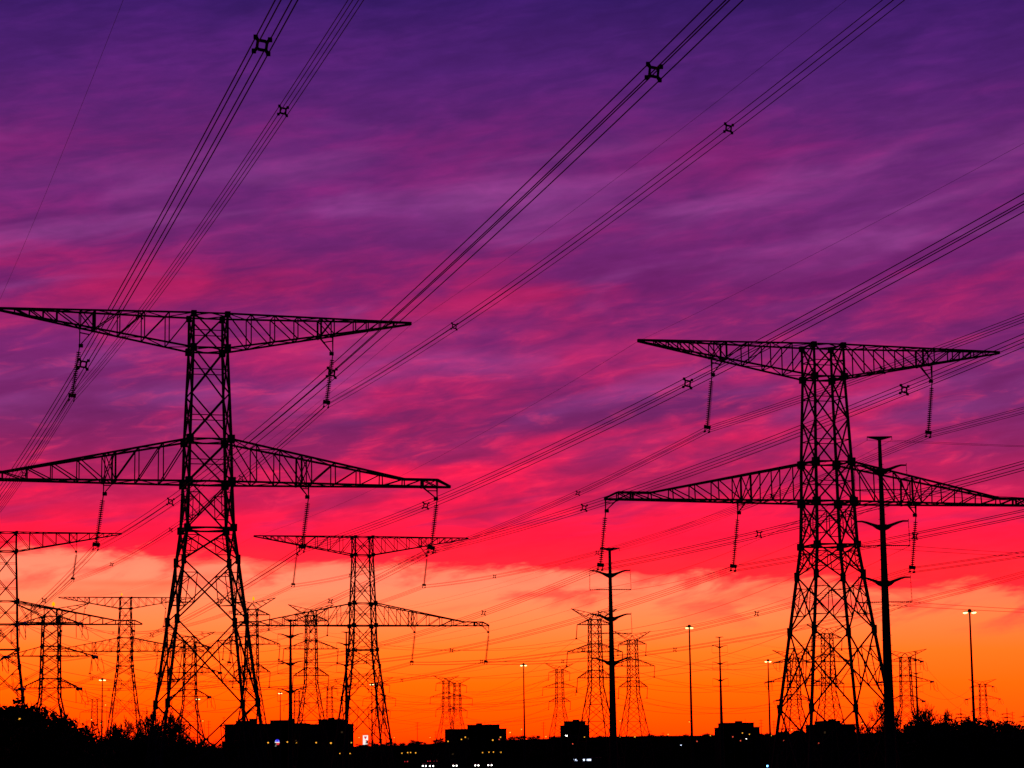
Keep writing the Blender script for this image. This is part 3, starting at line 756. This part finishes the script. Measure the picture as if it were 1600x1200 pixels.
b = MB(); b.prism([(-.9, H-2.6), (-.35, H-2.6), (-.2, H-1.6), (-.42, H-1.6)], -.1, .1); b.build('foot_panel', mat('sign_grey_foot', (.4, .4, .4), .5, emit=(.7, .68, .6), power=.25), r)

# ---------------------------------------------------------------- dark buildings on the skyline
def building(label, Y, blocks, depth=26, lit=(), floors=6):
    """blocks: (px left, px right, py top) of each storey block"""
    x0 = min(b[0] for b in blocks); x1 = max(b[1] for b in blocks)
    cx = at((x0+x1)/2, 1160, Y).x; zb = min(terr(at(x, 1160, Y).x, Y+q) for x in (x0, x1) for q in (0, depth)) - .2
    r = thing('apartment_building', label, 'building', (cx, Y, zb), 0, 'dark blocks on the skyline')
    main = max(blocks, key=lambda b: b[1]-b[0])
    for i, (a, c, t) in enumerate(blocks):
        A, B = at(a, t, Y), at(c, t, Y); h = (A.z+B.z)/2 - zb
        back = 0 if (c-a) > .5*(x1-x0) else .8 + .5*i
        w = MB(); w.box(((A.x+B.x)/2-cx, depth/2 + back/2, h/2), B.x-A.x - .02*i, depth-back, h); wl = w.build('wall', CONC, r)
        p = MB(); p.box(((A.x+B.x)/2-cx, depth/2 + back/2, h+.12), B.x-A.x+.3, depth-back+.3, .24); p.build('roof', ROOFM, wl)
        n = max(1, int((B.x-A.x)/5.5)); fl = max(1, int(h/3.3))
        gl = MB(); gl.box((0, 0, 0), 1.7, .12, 1.4)
        ls = MB(); ls.box((0, 0, 0), .8, .12, .7)
        me = None
        for q in range(fl):
            if i and q < fl-2: continue
            for j in range(n):
                m = LITWIN if (i, q, j) in lit else GLASSM
                pos = (A.x-cx + (B.x-A.x)*(j+.5)/n, back + (-.03), 1.9+3.2*q)
                if m is LITWIN: ls.build('window', m, r, pos)
                elif me is None: o_ = gl.build('window', m, r, pos); me = o_
                else: o_ = me.copy(); COL.objects.link(o_); o_.location = pos
    A = at(x0 + (x1-x0)*.55, min(b[2] for b in blocks), Y)
    s = MB(); s.box((A.x-cx, depth*.5, A.z-zb+.5), 2.6, 2.2, .9); s.bar((A.x-cx+2.5, depth*.5, A.z-zb), (A.x-cx+2.5, depth*.5, A.z-zb+1.8), .1); s.build('roof_unit', ROOFM, r)
    return r
building('dark apartment block at the left end of the row of three', 1000, [(351, 421, 1132), (368, 391, 1127)], lit={(0, 3, 5), (0, 5, 2)})
building('dark apartment block in the middle of the row of three', 1010, [(420, 476, 1131), (422, 452, 1126)], lit={(0, 3, 1)})
building('dark apartment block at the right end of the row of three', 1003, [(475, 546, 1132), (497, 532, 1124.5)], lit={(0, 4, 2)})
building('dark stepped building with a raised middle under the faint twin towers', 1040, [(695, 791, 1139.5), (730, 780, 1133)], lit={(0, 1, 0), (0, 3, 1)})
building('small dark block with a raised middle just left of the middle pole', 960, [(877, 921, 1134), (883, 915, 1127.5)], lit={(0, 2, 4)})
building('dark block with sloped ends under the thin three-arm steel pole', 900, [(1125, 1187, 1137), (1131, 1178, 1130)], lit={(0, 1, 3)})
building('dark stepped block behind the legs of the big right pylon', 880, [(1272, 1336, 1132.5), (1286, 1314, 1127)], lit={(0, 3, 0)})
def house(label, px0, px1, ytop, Y):
    A, B = at(px0, ytop, Y), at(px1, ytop, Y); cx = (A.x+B.x)/2; w = (B.x-A.x)/2; zb = terr(cx, Y)-.2; h = A.z - zb
    r = thing('house', label, 'house', (cx, Y, zb), 0, 'gabled houses on the skyline')
    e = h - min(2.4, w*.45)
    b = MB(); b.box((0, 4.5, e/2), 2*w*.92, 9, e); b.build('wall', CONC, r)
    b = MB(); b.prism([(-w, e+.01), (w, e+.01), (w*.35, h), (-w*.35, h)], -.4, 9.4); rf = b.build('roof', ROOFM, r)
    b = MB(); b.box((w*.4, 4, h), .7, .7, 1.4); b.build('chimney', CONC, rf)
    for x in (-.4, .4): b = MB(); b.box((x*w, -.02, e*.6), 1.2, .1, 1.2); b.build('window', GLASSM, r)
house('gabled house left of two at the right pylon\'s left foot', 1214, 1238, 1143.5, 700)
house('gabled house right of two at the right pylon\'s left foot', 1239, 1262, 1142, 705)

# ---------------------------------------------------------------- trees
def grow(b, rnd, p, d, L, r, depth, maxd, spread, up=.12, sides=5):
    seg = 3 if depth < 2 else 2
    pts = [p]; rr = [r]; q = p.copy(); dd = d.copy()
    for i in range(seg):
        dd = (dd + Vector((rnd.uniform(-1, 1), rnd.uniform(-1, 1), rnd.uniform(-.4, .8)))*.13 + Vector((0, 0, up))*.4).normalized()
        q = q + dd*(L/seg); pts.append(q.copy()); rr.append(max(r*(1 - .42*(i+1)/seg), .022))
    b.tube(pts, rr, sides if depth < 2 else 3, False)
    if depth >= maxd: return
    n = rnd.randint(3, 4) if depth < maxd-1 else rnd.randint(4, 6)
    for k in range(n):
        t = 1.0 if k == 0 else rnd.uniform(.3, 1.0)
        i = min(int(t*seg), seg-1); base = lerp(pts[i], pts[i+1], t*seg-i if t < 1 else 1)
        x, y = b.frame(dd); a = rnd.uniform(0, 2*math.pi); sp = spread*rnd.uniform(.6, 1.25)*(.35 if k == 0 else 1)
        nd = (dd*math.cos(sp) + (x*math.cos(a) + y*math.sin(a))*math.sin(sp)).normalized()
        grow(b, rnd, base, nd, L*rnd.uniform(.58, .8), max(rr[i+1]*rnd.uniform(.5, .75), .024), depth+1, maxd, spread, up, sides)
def make_bare(name, label, seed, group, maxd=5, spread=.62):
    rnd = random.Random(seed); r = thing(name, label, 'tree', group=group)
    t = MB(); t.tube([(0, 0, -.3), (.05, 0, 1.2), (.02, .04, 2.6)], [.24, .19, .16], 8); t.build('trunk', BARK, r)
    b = MB(); grow(b, rnd, Vector((.02, .04, 2.5)), Vector((0, 0, 1)), 2.6, .15, 0, maxd, spread); b.build('crown', BARK, r)
    r['_h'] = max(v[2] for v in b.v); return r
def make_dense(name, label, seed, group, wide=1.0):
    rnd = random.Random(seed); r = thing(name, label, 'tree', group=group)
    t = MB(); t.tube([(0, 0, -.3), (0, .1, 2), (.1, 0, 5)], [.34, .26, .16], 8)
    for k in range(7):
        a = k*.9; t.tube([(0, .05, 1.6+.5*k), (1.3*math.cos(a), 1.3*math.sin(a), 3.2+.6*k)], [.12, .04], 5)
    t.build('trunk', BARK, r)
    b = MB(); cl = []
    for k in range(34):
        a = rnd.uniform(0, 2*math.pi); z = rnd.uniform(1.2, 8.2); env = 3.1*wide*math.sqrt(max(.04, 1-((z-4.2)/5.0)**2))
        q = env*math.sqrt(rnd.uniform(.1, 1)); cl.append((Vector((q*math.cos(a), q*math.sin(a), z)), rnd.uniform(.6, 1.25)))
    for c, s in cl:
        for i in range(150):
            d = Vector((rnd.gauss(0, 1), rnd.gauss(0, 1), rnd.gauss(0, .8))); d = d/max(d.length, .1)*s*rnd.uniform(.3, 1.08)
            p = c + d; u = Vector((rnd.uniform(-1, 1), rnd.uniform(-1, 1), rnd.uniform(-1, 1))).normalized(); w = u.orthogonal().normalized()
            k = rnd.uniform(.10, .24); b.quad(p-u*k, p+w*k*.6, p+u*k, p-w*k*.6)
        for i in range(7):                                  # fine twigs breaking the outline
            d = Vector((rnd.gauss(0, .7), rnd.gauss(0, .7), rnd.uniform(.2, 1.2))).normalized()
            b.bar(c + d*s*.5, c + d*s*1.2, .035, .012)
    b.build('crown', LEAF, r)
    r['_h'] = 9.2; return r
def make_conifer(name, label, seed, group):
    rnd = random.Random(seed); r = thing(name, label, 'tree', group=group)
    t = MB(); t.tube([(0, 0, -.3), (0, 0, 10)], [.22, .02], 8); t.build('trunk', BARK, r)
    b = MB(); z = 1.0
    while z < 9.8:
        R = 3.2*(1-z/10.2)**.85*rnd.uniform(.75, 1.15) + .12
        for k in range(9):
            a = rnd.uniform(0, 2*math.pi); d = Vector((math.cos(a), math.sin(a), -.18)); R2 = R*rnd.uniform(.6, 1.1)
            s = Vector((-d.y, d.x, 0)); p0 = Vector((0, 0, z))
            b.bar(p0, p0+d*R2, .05, .02)
            for i in range(int(6+R2*7)):
                q = p0 + d*R2*rnd.uniform(.12, 1.02); l = .14+.16*(1-(q-p0).length/(R2+.01))
                e = (s*rnd.choice((-1, 1)) + d*.7 + Vector((0, 0, rnd.uniform(-.5, .35)))).normalized()*l*1.6; b.quad(q-d*.04, q+e*.6+d*.06, q+e, q+d*.07)
        z += rnd.uniform(.32, .5)
    b.build('crown', NEEDLE, r); r['_h'] = 10.0; return r
TREES = {}
def tree(kind, make, label, px, ytop, Y, rz, group, sxy=1.0, var=0):
    p = at(px, ytop, Y); zb = terr(p.x, Y); H = p.z - zb
    key = (kind, var)
    if key not in TREES: r = TREES[key] = make(kind, label, 11+var*7+len(kind), group)
    else: r = dup(TREES[key]); r['label'] = label; r['group'] = group
    s = H/TREES[key]['_h']
    r.location = (p.x, Y, zb-.1); r.scale = (s*sxy, s*sxy, s); r.rotation_euler = (0, 0, rz); return r
rnd = random.Random(5)
LEFT = [(-20, 1093, 262), (4, 1092, 270), (23, 1090, 265), (42, 1098, 275), (60, 1106, 280), (78, 1117, 283), (95, 1124, 290), (108, 1133, 286), (124, 1139, 300), (140, 1152, 310), (15, 1115, 240), (52, 1124, 245), (86, 1137, 250)]
for i, (x, y, Y) in enumerate(LEFT):
    tree('leafy_tree', make_dense, 'dark bushy tree in the dense clump along the left edge', x, y, Y, i*1.7, 'bushy trees of the left clump', 1.0, i % 3)
for i, (x, y, Y) in enumerate([(62, 1104, 290), (80, 1112, 295), (100, 1121, 300), (116, 1130, 300), (30, 1093, 285)]):
    tree('bare_tree', make_bare, 'bare twiggy tree sticking out of the left tree clump', x, y, Y, i*2.1, 'bare trees of the left clump', .9, i % 3)
for i, (x, y, Y) in enumerate([(158, 1128, 420), (172, 1120, 430), (186, 1134, 425), (198, 1126, 440), (214, 1118, 440), (226, 1104, 450), (240, 1126, 445), (256, 1120, 460), (270, 1106, 455), (284, 1122, 460), (206, 1139, 420), (247, 1140, 430), (300, 1143, 470), (322, 1148, 480)]):
    tree('bare_tree', make_bare, 'bare thin tree below the beacon pylon and the left legs of the largest pylon', x, y, Y, i*1.3, 'bare trees below the beacon pylon', 1.1, i % 4)
for i, (x, y, Y) in enumerate([(172, 1142, 380), (190, 1147, 390), (205, 1150, 380), (222, 1146, 395), (236, 1150, 390), (268, 1153, 400), (296, 1155, 410), (320, 1157, 420), (343, 1156, 430)]):
    tree('leafy_tree', make_dense, 'low dark bush below the beacon pylon and the left legs of the largest pylon', x, y, Y, i*2.3, 'low bushes below the beacon pylon', 1.2, i % 3)
RIGHT = [(1425, 1131, 360), (1440, 1122, 365), (1456, 1121, 360), (1472, 1124, 362), (1488, 1130, 370), (1506, 1124, 355), (1520, 1117, 352), (1536, 1118, 352), (1548, 1124, 355), (1562, 1128, 360), (1580, 1130, 362), (1597, 1132, 365), (1612, 1134, 365), (1408, 1141, 372), (1390, 1144, 380), (1496, 1132, 340), (1463, 1133, 340), (1575, 1136, 345)]
for i, (x, y, Y) in enumerate(RIGHT):
    tree('leafy_tree', make_dense, 'dark bushy tree in the rounded clump along the right edge', x, y, Y, i*1.9, 'bushy trees of the right clump', 1.25, i % 3)
for i, (x, y, Y, lb) in enumerate([(1361, 1088, 400, 'tall bare tree between right pylon and thick pole'), (1376, 1112, 405, 'lower bare tree right behind the thick pole\'s foot'), (1347, 1124, 410, 'small bare tree at the right pylon\'s right leg'),
        (1418, 1108, 430, 'bare tree at the foot of the dead-end tower right of the thick pole'), (1430, 1098, 432, 'bare tree just behind the thin distant pole'), (1446, 1101, 435, 'bare tree first right of the thin distant pole'), (1468, 1106, 440, 'bare tree midway between the thin pole and the four-lamp mast'), (1400, 1126, 420, 'low bare tree right of the thick pole\'s foot')]):
    tree('bare_tree', make_bare, lb, x, y, Y, i*1.1, 'bare trees at right', 1.0, i % 4)
for i, (x, y, Y, lb) in enumerate([(1477, 1107, 375, 'dark conifer with a round top left of the four-lamp mast'), (1487, 1115, 372, 'short conifer next to the round-topped one'), (1501, 1105, 372, 'pointed conifer just left of the four-lamp mast\'s foot'), (1509, 1116, 374, 'second conifer by the four-lamp mast\'s foot'), (1573, 1105, 380, 'pointed conifer standing alone near the right edge'), (1600, 1110, 380, 'conifer cut by the right edge'), (1341, 1131, 395, 'small dark conifer behind the right pylon\'s right leg'), (1370, 1130, 395, 'small dark conifer left of the thick pole\'s foot')]):
    tree('conifer', make_conifer, lb, x, y, Y, i*.8, 'conifers at right', 1.15, i % 2)
for i in range(46):                                       # low hedgerow trees far off along the horizon
    x = 560 + i*14.5 + rnd.uniform(-6, 6)
    if 690 < x < 795 or 1270 < x < 1340: continue
    y = (1160 if x < 680 else 1150 if x < 1000 else 1148 if x < 1150 else 1146) + rnd.uniform(-2.5, 3) - (0 if rnd.random() > .15 else 3)
    tree('leafy_tree', make_dense, 'low distant bush along the far horizon line', x, y, 1500 + rnd.uniform(-200, 250), i, 'bushes along the far horizon', 1.9, i % 3)
for i, (x, y) in enumerate([(652, 1128), (681, 1142), (784, 1139), (849, 1128), (1015, 1141), (1036, 1144), (1189, 1124), (1209, 1126), (350, 1120), (326, 1126), (1582, 1112)]):
    p = at(x, y, 1100); zb = terr(p.x, 1100); H = p.z - zb
    r = thing('utility_pole', 'thin distant utility pole on the horizon', 'utility pole', (p.x, 1100, zb), 0, 'thin utility poles on the horizon')
    b = MB(); b.tube([(0, 0, -.2), (0, 0, H)], [.2, .12], 6); b.build('post', BARK, r)
    b = MB()
    for k in range(3): b.bar((-1.0, 0, H-.5-1.3*k), (1.0, 0, H-.5-1.3*k), .14)
    b.build('crossbar', BARK, r)
for o in bpy.data.objects:
    if '_h' in o: del o['_h']
